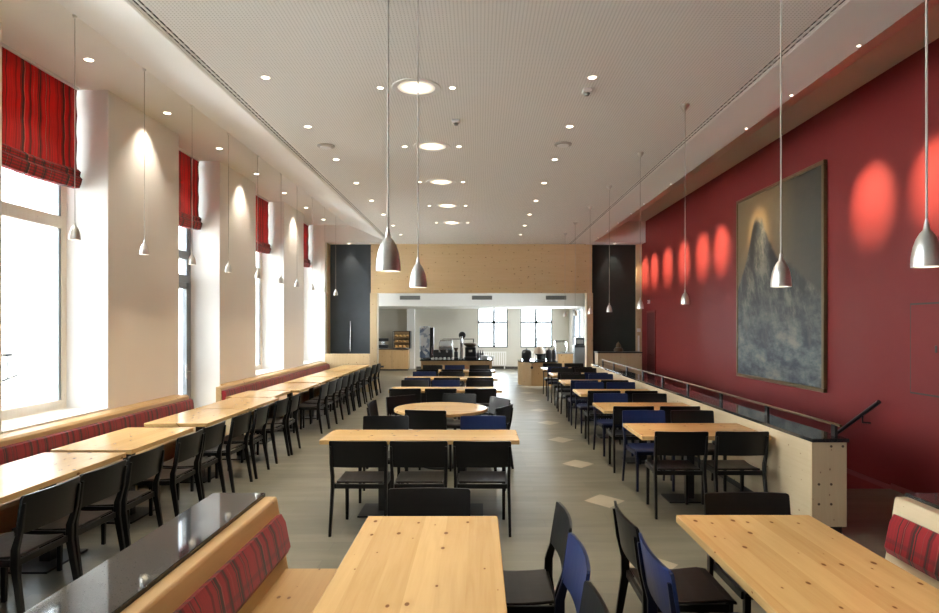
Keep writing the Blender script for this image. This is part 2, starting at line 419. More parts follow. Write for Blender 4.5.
# ceilings
struct(MB().box(-2.36, 2.50, Y0, DP + .2, ZM, ZM + .12).build('ceiling', M['perf']), 'perforated acoustic ceiling over the middle of the hall')
mb = MB().prism([(-2.46, ZM), (-2.49, ZM), (-3.57, ZL), (-4.97, ZL), (-4.97, ZL + .12), (-3.5, ZL + .12), (-2.46, ZM + .12)], Y0, DP + .2)
struct(mb.build('ceiling_left', M['ceil']), 'smooth ceiling rising towards the windows')
mb = MB().prism([(2.60, ZM), (3.13, ZM), (4.06, ZR), (XR + .05, ZR), (XR + .05, ZR + .12), (4.0, ZR + .12), (2.60, ZM + .12)], Y0, DP + .2)
struct(mb.build('ceiling_right', M['ceil']), 'smooth ceiling with a raised cove beside the red wall')
for i, (a, b, nm) in enumerate(((-2.46, -2.36, 'window'), (2.50, 2.60, 'red wall'))):
    mb = MB()
    mb.box(a, a + .022, Y0, DP + .2, ZM + .004, ZM + .1); mb.box(a + .04, a + .06, Y0, DP + .2, ZM + .004, ZM + .1); mb.box(b - .022, b, Y0, DP + .2, ZM + .004, ZM + .1)
    o = struct(mb.build('trim_%d' % (i + 1), M['ceil']), 'white rails of the ceiling air slot on the %s side' % nm)
    mb = MB().box(a + .022, a + .04, Y0, DP + .2, ZM + .008, ZM + .1).box(a + .06, b - .022, Y0, DP + .2, ZM + .008, ZM + .1)
    mb.build('slot_grille', M['slot'], o)

# back wall of the hall: bulkheads, pine portal, dark panels
mb = MB().box(-4.97, -2.44, DB, DP + .1, ZM - .004, ZL + .1).box(3.0, XR, DB, DP + .1, ZM - .01, ZR + .1).box(-4.97, -4.20, DB, DP + .1, 0, ZM)
struct(mb.build('wall_back_bulkhead', M['wallw']), 'white bulkheads above the dark panels at the end of the hall')
mb = MB().box(-4.19, -3.03, DP, DP + .08, 0, ZM)
def slate(name, c):
    t = NT(name); n = t.noise(t.obj(False), 3, 5)
    return t.bsdf(t.mix(n, tuple(v * .8 for v in c), tuple(v * 1.25 for v in c)), .6, spec=.3)
M['slate'] = slate('dark_slate_panel', (.028, .034, .033)); M['slate_window_lit'] = slate('window_lit_slate_panel', (.052, .066, .080))  # same slate twice; second copy has the bluish window light painted in
struct(mb.build('wall_back_panel', M['slate_window_lit']), 'dark slate panel at the window end of the back wall')
mb = MB().box(3.17, 4.42, DP, DP + .08, 0, ZM)
struct(mb.build('wall_back_panel_right', M['slate']), 'dark slate panel beside the red wall')
mb = MB().box(-3.03, 3.17, DP - .06, DP + .14, 2.71, ZM + .1)
struct(mb.build('wall_back_lintel', M['lintel'], bevel=.004), 'wide knotty pine lintel panel above the servery opening')
for i, (a, b, y, z1, lb) in enumerate(((-4.40, -4.18, DP - .3, ZM, 'pine post by the last window'), (-3.05, -2.85, DP - .08, 2.71, 'pine door post on the window side of the opening'),
                                (3.01, 3.19, DP - .08, 2.71, 'pine door post on the red wall side of the opening'), (4.40, XR, DP - .12, ZM, 'pine post in the corner of the red wall'))):
    struct(MB().box(a, b, y, DP + .2, 0, z1).build('trim_%d' % (i + 3), M['panel_z'], bevel=.004), lb)
# servery behind
struct(MB().box(-5.2, XR + .2, DE, DE + .3, 0, .88).box(-5.2, -.05, DE, DE + .3, .88, 2.6).box(1.2, 1.72, DE, DE + .3, .88, 2.6).box(3.05, XR + .2, DE, DE + .3, .88, 2.6).box(-.05, 3.1, DE, DE + .3, 2.56, 2.7)
       .build('wall_back', M['backwall']), 'grey beige rear wall of the servery with two windows')
struct(MB().box(-5.2, -5.0, DP + .1, DE, 0, 2.8).build('wall_servery_left', M['backwall']), 'side wall of the servery')
struct(MB().box(3.75, 3.9, DP + .2, 18.6, 0, 3.4).box(3.75, 3.9, 21.1, 22.7, 0, 3.4).box(3.75, 3.9, 25.2, DE, 0, 3.4).box(3.75, 3.9, 18.6, 25.2, 0, .9).box(3.75, 3.9, 18.6, 25.2, 2.45, 3.4).build('wall_servery_right', M['wallw']), 'pale side wall of the servery')
struct(MB().box(-5.2, XR, 22.5, DE + .2, 2.49, 2.6).build('ceiling_servery', M['ceil']), 'low white ceiling deep in the servery')
struct(MB().box(-5.2, XR, 20.2, 22.5, 3.3, 3.4).box(-5.2, XR, DP + .14, 20.2, 3.3, 3.4).build('ceiling_servery_front', M['ceil']), 'raised white ceiling behind the pine lintel')
struct(MB().box(-5.2, XR, 22.3, 22.5, 2.49, 3.3).build('wall_servery_bulkhead', M['wallw']), 'white bulkhead with air grilles in the servery')
for k, (a, b) in enumerate(((18.6, 21.1), (22.7, 25.2))):  # side windows added out of view to bring daylight into the servery
    m = MB().box(3.8, 3.88, a, a + .07, .9, 2.45).box(3.8, 3.88, b - .07, b, .9, 2.45).box(3.8, 3.88, a, b, .9, .98).box(3.8, 3.88, a, b, 2.38, 2.45).box(3.8, 3.88, (a + b) / 2 - .05, (a + b) / 2 + .05, .9, 2.45)
    f = struct(m.build('window_%d' % (9 + k), M['greyframe']), '%s unseen side window added to daylight the servery' % ('near', 'far')[k])
    MB().box(3.83, 3.84, a, b, .9, 2.45).build('glass_pane', M['glass'], f)
    area_portal('window_portal', (4.0, (a + b) / 2, 1.68), (0, PI / 2, 0), 1.55, b - a)
struct(MB().box(-2.95, -2.65, DE - .35, DE, 0, 2.49).build('wall_servery_pier', M['wallw']), 'narrow white pier beside the bread case')
struct(MB().box(-2.6, 3.75, DE - .03, DE, 0, .1).build('baseboard_back', M['slot_dark']), 'dark skirting under the servery windows')
for k, px in enumerate((410, 482, 556)):
    X = (px - 479) * 22.28 / FOC
    t = thing('air_vent', '%s dark air grille on the white servery bulkhead' % ('window-side', 'middle', 'parapet-side')[k], 'vent', (X, 22.3, 2.79), group='air grilles above the servery')
    m = MB(); m.box(-.36, .36, -.03, 0, -.07, .07); m.build('backing', M['slot_dark'], t)
    m = MB()
    for q in range(5): m.box(-.36, .36, -.045, -.03, -.068 + q * .03, -.054 + q * .03)
    m.build('louvre', M['grille'], t)

# ------------------------------------------------------------------ windows
def window(n, y0, y1, label, mat, sill=.84, transom=2.985, top=4.48, door=False):
    W = .085
    mb = MB(); x0, x1 = XG - .06, XG
    mb.box(x0, x1, y0, y0 + W, sill, top).box(x0, x1, y1 - W, y1, sill, top).box(x0, x1, y0 + W, y1 - W, top - W, top)
    mb.box(x0, x1, y0 + W, y1 - W, sill, sill + W + .02).box(x0, x1, y0 + W, y1 - W, transom - .07, transom + .07)
    fr = mb.build('window_%d' % n if not door else 'door_%d' % n, mat, bevel=.006)
    struct(fr, label)
    g = MB().box(XG - .045, XG - .037, y0 + W, y1 - W, sill + W, transom - .07).build('glass_pane', M['glass'], fr)
    g = MB().box(XG - .045, XG - .037, y0 + W, y1 - W, transom + .07, top - W).build('glass_pane', M['glass'], fr)
    gk = MB()
    for a, b in ((sill + W + .02, transom - .07), (transom + .07, top - W)):
        gk.box(XG - .03, XG - .012, y0 + W, y0 + W + .02, a, b).box(XG - .03, XG - .012, y1 - W - .035, y1 - W, a, b)
    gk.build('gasket', M['greyframe'], fr)
    return fr
for k, (a, b) in enumerate(WIN):
    if k == 3:
        d = window(2, a, b, 'grey metal framed glass door to the outside between piers', M['greyframe'], .0, 2.95, 4.48, True)
        yc = (a + b) / 2
        m = MB()
        for q0, q1 in ((a + .09, yc - .01), (yc + .01, b - .09)):
            m.box(XG - .05, XG + .015, q0, q0 + .09, .06, 2.5).box(XG - .05, XG + .015, q1 - .09, q1, .06, 2.5).box(XG - .05, XG + .015, q0, q1, 2.4, 2.5).box(XG - .05, XG + .015, q0, q1, .06, .2)
        m.box(XG - .05, XG + .02, a + .08, b - .08, 2.50, 2.62)
        m.build('door_leaf', M['greyframe'], d, bevel=.004)
        m = MB().tube([(XG + .02, b - .2, 1.05), (XG + .07, b - .2, 1.05), (XG + .07, b - .33, 1.05)], .011).box(XG + .012, XG + .022, b - .22, b - .18, .93, 1.17)
        m.build('door_handle', M['steel'], d)
    else:
        nm = {0: 5, 1: 6, 2: 1, 4: 3, 5: 4}[k]
        lb = {0: 'pine framed window near the entrance end', 1: 'pine framed window before the first pier', 2: 'large pine framed window nearest the camera', 4: 'pine framed window past the glass door', 5: 'pine framed last window beside the dark panel'}[k]
        window(nm, a, b, lb, M['frame'])
        struct(MB().box(XG, XL + .01, a + .003, b - .003, .80, .842).build('trim_%d' % (10 + k), M['white'], bevel=.004), 'white window sill board, %s' % lb)
    area_portal('window_portal', (XG - .2, (a + b) / 2, 2.4), (0, -PI / 2, 0), 3.6, b - a)
    # white painted reveals
    m = MB().box(XG, XL - .004, b - .006, b - .001, .84 if k != 3 else 0, ZL - .001) if k < 5 else MB().box(XG, -4.3, DB - .006, DB - .001, .84, ZL - .002)
    m.box(XG, XL - .004, a + .001, a + .006, .84 if k != 3 else 0, ZL - .001)
    struct(m.build('trim_%d' % (20 + k), M['wallw']), 'white reveal of opening number %d in the window wall' % (k + 1))
for k, (a, b, px) in enumerate(((-.05, 1.2, 494), (1.72, 3.05, 536))):
    xm = (px - 479) * DE / FOC
    m = MB(); W = .06; y0, y1 = DE + .05, DE + .12
    m.box(a, a + W, y0, y1, .9, 2.56).box(b - W, b, y0, y1, .9, 2.56).box(a, b, y0, y1, .88, .95).box(a, b, y0, y1, 2.5, 2.56)
    m.box(xm - .055, xm + .055, y0, y1, .9, 2.56).box(a, b, y0, y1, 1.89, 1.98)
    f = struct(m.build('window_%d' % (7 + k), M['greyframe']), 'grey cross-barred servery window, %s of the two' % ('window-side', 'parapet-side')[k])
    MB().box(a, b, DE + .08, DE + .088, .9, 2.56).build('glass_pane', M['glass'], f)
    area_portal('window_portal', ((a + b) / 2, DE + .35, 1.72), (-PI / 2, 0, 0), b - a, 1.66)
    r = thing('radiator', 'white panel radiator under the %s servery window' % ('first', 'second')[k], 'radiator', ((a + b) / 2, DE - .02, 0))
    m = MB().box(-.55, .55, -.1, -.03, .14, .72); m.build('panel', M['wallw'], r, bevel=.01)
    m = MB()
    for q in range(12): m.box(-.52 + q * .09, -.48 + q * .09, -.104, -.1, .18, .68)
    m.build('fin', M['backwall'], r); MB().box(-.5, -.46, -.08, -.05, 0, .15).box(.46, .5, -.08, -.05, 0, .15).build('foot', M['white'], r)

# outside
struct(MB().box(-30, -4.98, -10, 45, -.4, -.12).box(-6, 12, 26.4, 50, -.4, -.12).build('ground_outside', M['ground']), 'pale paving outside the windows')
fc = MB().box(-11.4, -11, -3, 34, -.2, 5.2); struct(fc.build('facade_outside', M['stone']), 'pale stone building across the lane')
t = thing('stair_railing', 'thin dark metal railing outside the first window', 'railing', (-7.2, 9.5, -.12))
m = MB()
for q in range(7): m.tube([(0, -.9 + q * .16, 0.75), (0, -.9 + q * .16, 1.46)], .011, 6)
m.build('baluster', M['iron'], t)
MB().tube([(0, -1.0, 1.47), (0, .15, 1.47)], .022).build('top_rail', M['iron'], t)
MB().tube([(0, -1.2, .85), (0, .3, 1.15)], .018).build('sloping_rail', M['iron'], t)
MB().box(-.3, .3, -1.2, .3, 0, .76).build('plinth', M['stone'], t)

# ------------------------------------------------------------------ blinds
def blind(y0, y1, label):
    L = y1 - y0
    t = thing('roman_blind', label, 'blind', (-4.64, (y0 + y1) / 2, 3.42), group='red roman blinds in the window bays')
    m = MB(); n = 24; rows = 10; rings = []
    for j in range(rows + 1):
        z = .10 + (4.52 - 3.42 - .10) * j / rows
        pts = []
        for i in range(n + 1):
            y = -L / 2 + L * i / n; sag = .02 * math.sin(PI * (i / n)) * (1 - j / rows)
            bulge = .006 * math.sin(j * PI * .6 + i * .3)
            pts.append((bulge, y, z - sag))
        rings.append(pts + [(p[0] - .012, p[1], p[2]) for p in reversed(pts)])
    m.loft(rings); m.build('fabric', M['blind'], t, smooth=True)
    m = MB(); rings = []
    prof = [(.016, .18), (.045, .15), (.035, .10), (.062, .07), (.05, .02), (.03, -.035), (-.03, -.04), (-.05, .03), (-.04, .12), (-.016, .18)]
    for i in range(n + 1):
        y = -L / 2 - .008 + (L + .016) * i / n; d = -.035 * math.sin(PI * i / n)
        rings.append([(p[0], y, p[1] + d) for p in prof])
    m.loft(rings); m.build('hem', M['hem'], t, smooth=True)
    MB().tube([(0, L / 2 + .002, -.0), (0, L / 2 + .05, 0.0)], .008).build('bottom_rod', M['white'], t)
    MB().box(-.03, .03, -L / 2, L / 2, 1.09, 1.118).build('head_rail', M['white'], t)
for (a, b), lb in zip(WIN[2:], ('large red tartan roman blind at the first window', 'red roman blind above the grey glass door', 'red roman blind at the window past the glass door', 'red roman blind at the last window')):
    blind(a + .02, b - .07, lb)

# ------------------------------------------------------------------ chairs
def curved_board(w, z0, z1, y0, y1, th, bow, n=20):
    """back board: bottom at (y0,z0), top at (y1,z1), bowed backwards in the middle, top corners rounded"""
    m = MB(); rings = []; rc = .014
    for i in range(n + 1):
        u = -math.cos(PI * i / n); x = u * w / 2; b = -bow * (1 - u * u)
        e = max(0, rc - (w / 2 - abs(x))); zt = z1 - (rc - math.sqrt(max(0, rc * rc - e * e)))
        k = (zt - z0) / (z1 - z0); yt = y0 + (y1 - y0) * k
        rings.append([(x, y0 + b, z0), (x, y0 + b + th, z0), (x, yt + b + th, zt), (x, yt + b, zt)])
    return m.loft(rings)
def make_chair(label, frame, seat, board):
    t = thing('dining_chair', label, 'chair')
    m = MB(); n = 8; rings = []
    for i in range(n + 1):
        u = i / n; y = -.205 + .43 * u
        z = .452 - .012 * math.sin(PI * min(1, u * 1.15)) - (.012 * max(0, (u - .85) / .15) ** 2)
        rings.append([(-.213 + .012 * (1 - u), y, z - .016), (.213 - .012 * (1 - u), y, z - .016), (.213 - .012 * (1 - u), y, z), (-.213 + .012 * (1 - u), y, z)])
    m.loft(rings).build('seat', seat, t, bevel=.004, seg=1)
    curved_board(.496, .585, .815, -.247, -.284, .015, .024).build('backrest', board, t, smooth=True)
    for s in (-1, 1):
        MB().bar([(s * .196, .192, 0), (s * .196, .188, .435)], [.026, .032], [.028, .040]).build('leg', frame, t, bevel=.003, seg=1)
        MB().bar([(s * .238, -.285, 0), (s * .230, -.222, .40), (s * .230, -.224, .50), (s * .234, -.259, .62), (s * .235, -.284, .77)],
                 [.022, .026, .026, .024, .018], [.030, .046, .044, .030, .018]).build('leg', frame, t, bevel=.003, seg=1)
    m = MB()
    for s in (-1, 1): m.box(s * .214 - .009, s * .214 + .009, -.21, .185, .392, .432)
    m.box(-.21, .21, .172, .190, .392, .432).box(-.215, .215, -.222, -.204, .392, .432)
    m.build('seat_frame', frame, t, bevel=.002, seg=1)
    return t
black0 = make_chair('', M['black'], M['seat'], M['black'])
navy0 = make_chair('', M['navy_dark'], M['navy_seat'], M['navy'])
used = {}
def chair(x, y, face, label, group, navy=False):
    """face: degrees of the direction the sitter looks; 90 = away from the camera"""
    src = navy0 if navy else black0
    rz = math.radians(face - 90)
    if src.name not in used:
        used[src.name] = 1; src.location = (x, y, 0); src.rotation_euler = (0, 0, rz); src['label'] = label; src['group'] = group
        return src
    return dup(src, (x, y, 0), rz, label, group)

# ------------------------------------------------------------------ tables
def table(name, label, x0, x1, y0, y1, grain, group=None, th=.042, z=.742, peds=None, bw=.21, bd=.21):
    cx, cy = (x0 + x1) / 2, (y0 + y1) / 2
    t = thing(name, label, 'table', (cx, cy, 0), 0, group)
    w, d = (x1 - x0) / 2, (y1 - y0) / 2
    MB().box(-w, w, -d, d, z - th, z).build('tabletop', M['table_' + grain], t, bevel=.005)
    for (px, py) in (peds or [(0, 0)]):
        m = MB().box(px - .04, px + .04, py - .04, py + .04, .016, z - th - .012)
        m.build('pedestal', M['iron'], t, bevel=.004)
        MB().box(px - bw, px + bw, py - bd, py + bd, 0, .016).build('base_plate', M['iron'], t, bevel=.003)
        MB().box(px - .2, px + .2, py - .2, py + .2, z - th - .012, z - th).build('mounting_plate', M['iron'], t)
    return t
# window-side row
LT = [(3.42, 5.22), (5.33, 6.5), (6.78, 7.98), (8.02, 9.22), (9.26, 10.18), (10.25, 11.5), (11.66, 12.9), (13.0, 14.2), (14.3, 15.5), (15.56, 16.78)]
for i, (a, b) in enumerate(LT):
    off = -.02 if i in (1, 4) else 0
    if i == 4: off = -.12
    tb = table('pine_table', '%s pine table from the camera along the window bench' % ORD[i + 1], -3.63 + off, -2.94 + off, a, b, 'y', 'pine tables along the window bench', peds=[(0, 0)] if i else [(0, -.45), (0, .45)], bw=.155, bd=.24)
LC = [3.87, 4.39, 4.95, 5.73, 6.25, 6.98, 7.57, 8.40, 8.92, 10.66, 11.2, 11.72, 12.36, 12.9, 13.5, 14.1, 14.9, 15.8, 16.38]
for i, y in enumerate(LC):
    chair(-2.90 + random.uniform(-.015, .015), y, 180 + random.uniform(-3, 3), '%s black chair from the camera along the row of window tables' % ORD[i + 1], 'chairs along the window tables')
# table in front, middle
table('long_pine_table', 'pine table at the front beside the granite-topped bench', -.617, .105, 1.66, 3.48, 'y', peds=[(0, -.5), (0, .5)])
chair(-.30, 3.50, 270, 'black chair at the far end of the front middle table', 'chairs around the front middle table')
chair(.165, 3.27, 180, 'dark chair farthest along the aisle edge of the front middle table', 'chairs around the front middle table')
chair(.16, 2.74, 180, 'navy blue chair in the middle of the aisle edge, front middle table', 'chairs around the front middle table', True)
chair(.14, 2.18, 180, 'dark chair cut by the photo edge at the front middle table', 'chairs around the front middle table')
# table in front by the red wall bench
table('long_pine_table', 'pine table at the front beside the bench near the red wall', 1.10, 1.845, 1.66, 3.50, 'y', peds=[(0, -.38), (0, .38)], bw=.19)
chair(1.57, 3.40, 270, 'black chair at the far end of the front table by the parapet', 'chairs around the front parapet-side table')
chair(1.045, 3.29, 0, 'black chair farther along the aisle edge of the front parapet-side table', 'chairs around the front parapet-side table')
chair(1.045, 2.74, 0, 'navy backed chair nearer along the aisle edge of front parapet-side table', 'chairs around the front parapet-side table', True)
# long tables of the middle row
pos3 = ('window-side', 'middle', 'aisle-side')
for i, (a, b, nc, fc_, nv) in enumerate(((5.78, 6.36, 5.62, 6.54, ((), (2,))), (10.2, 10.82, 10.06, 11.03, ((), (1,))), (12.4, 13.0, 12.12, 13.12, ((0,), (0,))), (14.5, 15.1, 14.34, 15.33, ((), (1,))))):
    table('long_pine_table', '%s long pine table across the middle row, after the front table' % ORD[i + 1], -1.475, .375, a, b, 'x', 'long tables of the middle row', peds=[(-.38, 0), (.38, 0)])
    for j, x in enumerate((-1.03, -.515, .03) if i == 0 else (-1.16, -.60, .02)):
        chair(x, nc, 90 + random.uniform(-2, 2), '%s chair, %s of three on the near side of %s long table' % ('navy' if j in nv[0] else 'black', pos3[j], ORD[i + 1]), 'chairs at the long middle tables', j in nv[0])
        if i == 0 and j == 1: continue
        chair(x + (.02 if i == 0 else 0), fc_, 270 + random.uniform(-2, 2), '%s chair, %s on the far side of %s long table' % ('navy' if j in nv[1] else 'black', pos3[j], ORD[i + 1]), 'chairs at the long middle tables', j in nv[1])
# round table
t = thing('round_table', 'round pine table behind the first long table', 'table', (-.49, 8.06, 0))
MB().lathe([(.585, .70), (.60, .708), (.60, .734), (.592, .742)], 56).build('tabletop', M['table_x'], t, smooth=True)
MB().lathe([(.045, .016), (.045, .70)], 20).build('pedestal', M['iron'], t, smooth=True)
MB().lathe([(.25, 0), (.25, .012), (.24, .018)], 32).build('base_plate', M['iron'], t, smooth=True)
for ang, d, lb, nv in ((-100, .50, 'black chair at the round table, its back to the camera', 0), (-27, .62, 'black chair turned in on the aisle side, near, of the round table', 0),
                 (30, .62, 'black chair on the aisle side, far, of the round table', 0), (78, .72, 'black chair behind the round table facing the camera', 0),
                 (130, .66, 'black chair behind the round table on the window side', 0), (178, .62, 'black chair seen in profile on the window side of round table', 0)):
    r = math.radians(ang)
    chair(-.49 + d * math.cos(r), 8.06 + d * math.sin(r), ang + 180, lb, 'chairs around the round table', nv)
# parapet row
for i in range(6):
    a = 5.99 + 1.82 * i
    table('pine_table', '%s pine table from the camera along the pine parapet' % ORD[i + 1], 1.56, 2.80, a, a + .80, 'x', 'pine tables along the parapet', peds=[(0, .1)], bw=.25, bd=.155)
    nvn = {1: (0,), 2: (0, 1), 3: (0,), 4: (1,), 5: (0,)}.get(i, ()); nvf = {0: (0,), 1: (0,), 2: (0, 1), 3: (1,)}.get(i, ())
    if i == 1: nvn = ()
    if i == 2: nvn = ()
    for j, x in enumerate((1.89, 2.45)):
        sd = ('aisle', 'parapet')[j]
        chair(x, a + .115, 90 + random.uniform(-2, 2), '%s chair, %s side, near edge of %s parapet table' % ('navy' if j in nvn else 'black', sd, ORD[i + 1]), 'chairs at the parapet tables', j in nvn)
        chair(x + .02, a + .99, 270 + random.uniform(-2, 2), '%s chair, %s side, far edge of %s parapet table' % ('navy' if j in nvf else 'black', sd, ORD[i + 1]), 'chairs at the parapet tables', j in nvf)

# ------------------------------------------------------------------ benches
def wall_bench(label, y0, y1, yl):
    t = thing('wall_bench', label, 'bench', (-4.1, (y0 + y1) / 2, 0)); L = (y1 - y0) / 2
    x0 = XL + .004 + 4.1
    MB().prism([(-.085, 0), (.02, 0), (.02, .42), (.0, .80), (-.03, .822), (-.085, .822)], -L, L).build('backrest', M['bench_y'], t, bevel=.004, seg=1)
    MB().box(x0, -.087, yl - (y0 + y1) / 2, L, .795, .822).build('ledge', M['bench_y'], t)
    m = MB(); rings = []
    n = max(8, int(L * 2 / .25))
    prof = [(.022, .49), (.07, .50), (.082, .55), (.072, .70), (.06, .752), (.03, .765), (.004, .755)]
    for i in range(n + 1):
        rings.append([(p[0], -L + .01 + (2 * L - .02) * i / n, p[1]) for p in prof])
    m.loft(rings).build('back_cushion', M['tartan'], t, smooth=True)
    MB().box(.02, .50, -L, L, .405, .445).build('seat', M['bench_y'], t, bevel=.006)
    for yy in (-L, -L / 3, L / 3, L - .04):
        MB().box(.02, .46, yy, yy + .04, 0, .405).build('leg_panel', M['panel_z'], t)
wall_bench('long pine wall bench with red tartan back under the first window', 2.2, 8.85, 2.2)
wall_bench('long pine wall bench with red tartan back past the glass door', 9.95, 16.9, 10.44)
o = MB().box(-4.17, -2.96, 16.95, 17.0, 0, 1.035).build('end_panel', M['panel_z'], bevel=.004)
o.name = 'pine_screen'; tag(o, 'low pale pine screen at the far end of the window tables', 'screen')

def booth_bench(sgn, y0, y1, label):
    """backrest ledge topped with granite; local +x points to the seat"""
    X0 = -1.233 if sgn > 0 else 2.46
    t = thing('booth_bench', label, 'bench', (X0, 0, 0)); f = lambda pts: [(sgn * x, z) for x, z in pts]
    MB().prism(f([(-.285, 0), (0, 0), (0, .80), (-.285, .80)]), y0, y1).build('carcass', M['panel_z'], t)
    MB().prism(f([(-.30, .80), (.0, .80), (.0, .835), (-.30, .835)]), y0 - .01, y1 + .015).build('granite_top', M['granite'], t, bevel=.003)
    MB().prism(f([(0.002, .36), (.14, .40), (.075, .805), (.068, .818), (.002, .818)]), y0, y1 - .005).build('backrest', M['bench_y' if sgn > 0 else 'panel_y'], t, bevel=.004, seg=1)
    m = MB(); n = 20; rings = []
    prof = [(.112, .505), (.152, .515), (.168, .55), (.14, .69), (.115, .735), (.086, .725)]
    for i in range(n + 1):
        rings.append([(sgn * p[0], y0 + .05 + (y1 - y0 - .11) * i / n, p[1]) for p in prof])
    m.loft(rings).build('back_cushion', M['tartan'], t, smooth=True)
    MB().prism(f([(.10, .38), (.60, .38), (.60, .42), (.10, .42)]), y0, y1 - .04).build('seat', M['bench_y'], t, bevel=.006)
    MB().prism(f([(.0, 0), (.50, 0), (.50, .38), (.0, .38)]), y0, y1 - .1).build('plinth', M['panel_z'], t)
    return t
booth_bench(1, 1.3, 3.60, 'pine bench with granite ledge and tartan cushion beside the front table')
booth_bench(-1, 1.3, 3.60, 'pine bench with granite ledge and tartan cushion near the red wall')

# parapet along the stairs
t = thing('parapet', 'low pale pine parapet wall with dark granite top beside the stairs', 'parapet', (3.0, 10.6, 0)); L0, L1 = 5.36 - 10.6, 15.9 - 10.6
MB().box(-.15, .15, L0 + .022, L1, .075, .80).build('panel', M['panel_y'], t, bevel=.003)
MB().box(-.15, .15, L0, L0 + .022, .075, .80).build('end_board', M['panel_z'], t, bevel=.003)
MB().box(-.13, .13, L0 + .04, L1, 0, .075).build('plinth', M['iron'], t)
MB().box(-.152, .165, L0 - .012, L1, .80, .832).build('granite_top', M['granite'], t, bevel=.003)
for (dx, dz) in ((.015, -.035), (.115, -.035), (-.09, -.36), (.015, -.36), (-.09, -.53), (.015, -.53)):
    o = MB().lathe([(.011, 0), (.011, .004), (.008, .005)], 14).build('screw', M['brownjar'], t); o.location = (dx, L0 + .001, .80 + dz); o.rotation_euler = (PI / 2, 0, 0)
r = thing('parapet_rail', 'thin dark metal rail on short posts along the parapet top', 'railing', (3.11, 10.6, .832))
for k in range(9):
    y = L0 + .12 + k * (L1 - L0 - .3) / 8
    MB().box(-.012, .012, y - .03, y + .03, 0, .10).build('post', M['iron'], r)
MB().tube([(0, L0 + .02, .105), (0, L1 - .1, .105)], .012, 10).build('rail', M['gilt'], r, smooth=True)
h = thing('stair_handrail', 'black handrail sloping down the red wall by the stairs', 'handrail', (4.46, 7.0, 0))
sl = -.60
MB().tube([(0, -.02, .95), (0, 4.0, .95 + 4.02 * sl)], .022, 12).build('rail', M['iron'], h, smooth=True)
for y in (.28, 2.0, 3.6):
    z = .95 + y * sl
    MB().tube([(0, y, z - .02), (0, y, z - .11), (XR - 4.46, y - .0, z - .115)], .011, 8).build('bracket', M['iron'], h)

# pine box at the head of the parapet
b = thing('pine_cabinet', 'low pine cabinet with black top in front of the dark panel', 'cabinet', (3.70, 16.75, 0))
MB().box(-.56, .60, -.22, .22, 0, 1.07).build('body', M['panel_z'], b, bevel=.004)
MB().box(-.58, .62, -.24, .24, 1.07, 1.10).build('top', M['iron'], b, bevel=.003)
v = thing('lidded_jar', 'brown bronze lidded jar on the pine cabinet by the dark panel', 'jar', (3.72, 16.7, 1.10))
MB().lathe([(.10, 0), (.12, .01), (.125, .06), (.10, .10), (.06, .115)], 20).build('body', M['brownjar'], v, smooth=True)
MB().lathe([(.065, .117), (.07, .15), (.05, .21), (.02, .235), (.02, .25), (.005, .27)], 20).build('lid', M['brownjar'], v, smooth=True)
# pull bar on the slate panel
tag(MB().tube([(-3.6, DP - .05, 1.08), (-3.6, DP - .05, 1.92)], .016).build('door_pull', M['steel']), 'slim upright steel pull on the dark panel by the windows', 'handle')

# ------------------------------------------------------------------ red wall fittings
p = thing('wall_painting', 'tall framed painting of a misty mountain peak on the red wall', 'painting', (XR, 9.6, .92))
ya, yb, H = 8.17 - 9.6, 10.95 - 9.6, 3.05
MB().box(-.042, -.015, ya + .05, yb - .05, .05, H - .05).build('canvas', M['painting'], p)
F = .055
m = MB().box(-.055, 0, ya, yb, 0, F).box(-.055, 0, ya, yb, H - F, H).box(-.055, 0, ya, ya + F, F, H - F).box(-.055, 0, yb - F, yb, F, H - F)
m.build('frame', M['gilt'], p, bevel=.008)
h = thing('wall_hatch', 'flush red access hatch in the red wall', 'hatch', (XR, 6.14, 1.10))
MB().box(-.004, 0, -.46, .46, -.014, .934).build('shadow_gap', M['slot_dark'], h)
hp = MB().box(-.012, -.002, -.44, .44, .005, .915).build('panel', M['red'], h, bevel=.002)
MB().box(-.018, -.012, .06, .085, .43, .50).build('latch', M['plastic'], hp)
d = struct(MB().box(XR - .02, XR, 16.15, 16.85, 0, 2.14).build('door_1', M['darkred']), 'narrow dark red door at the far end of the red wall')
m = MB().box(XR - .03, XR, 16.10, 16.15, 0, 2.19).box(XR - .03, XR, 16.85, 16.9, 0, 2.19).box(XR - .03, XR, 16.15, 16.85, 2.14, 2.19); m.build('door_frame', M['baseboard'], d)
MB().tube([(XR - .02, 16.25, 1.03), (XR - .07, 16.25, 1.03), (XR - .07, 16.37, 1.03)], .012).build('door_handle', M['steel'], d)
s_ = thing('wall_switch', 'small white light switch on the corner post by red door', 'switch', (4.46, DP - .12, 1.62))
MB().box(-.05, .05, -.02, 0, 0, .1).build('plate', M['white'], s_, bevel=.004); MB().box(-.03, .03, -.026, -.02, .02, .08).build('rocker', M['white'], s_)
tag(MB().box(4.43, 4.48, DP - .14, DP - .12, 1.08, 1.52).build('cable_cover', M['white']), 'white vertical cable cover below the switch', 'cable cover')
q = thing('wall_sensor', 'small cream sensor on the red wall above the red door', 'sensor', (XR, 16.7, 2.38))
MB().box(-.05, 0, -.06, .06, 0, .1).build('body', M['white'], q, bevel=.01); MB().box(-.056, -.05, -.02, .02, .03, .07).build('lens', M['plastic'], q)

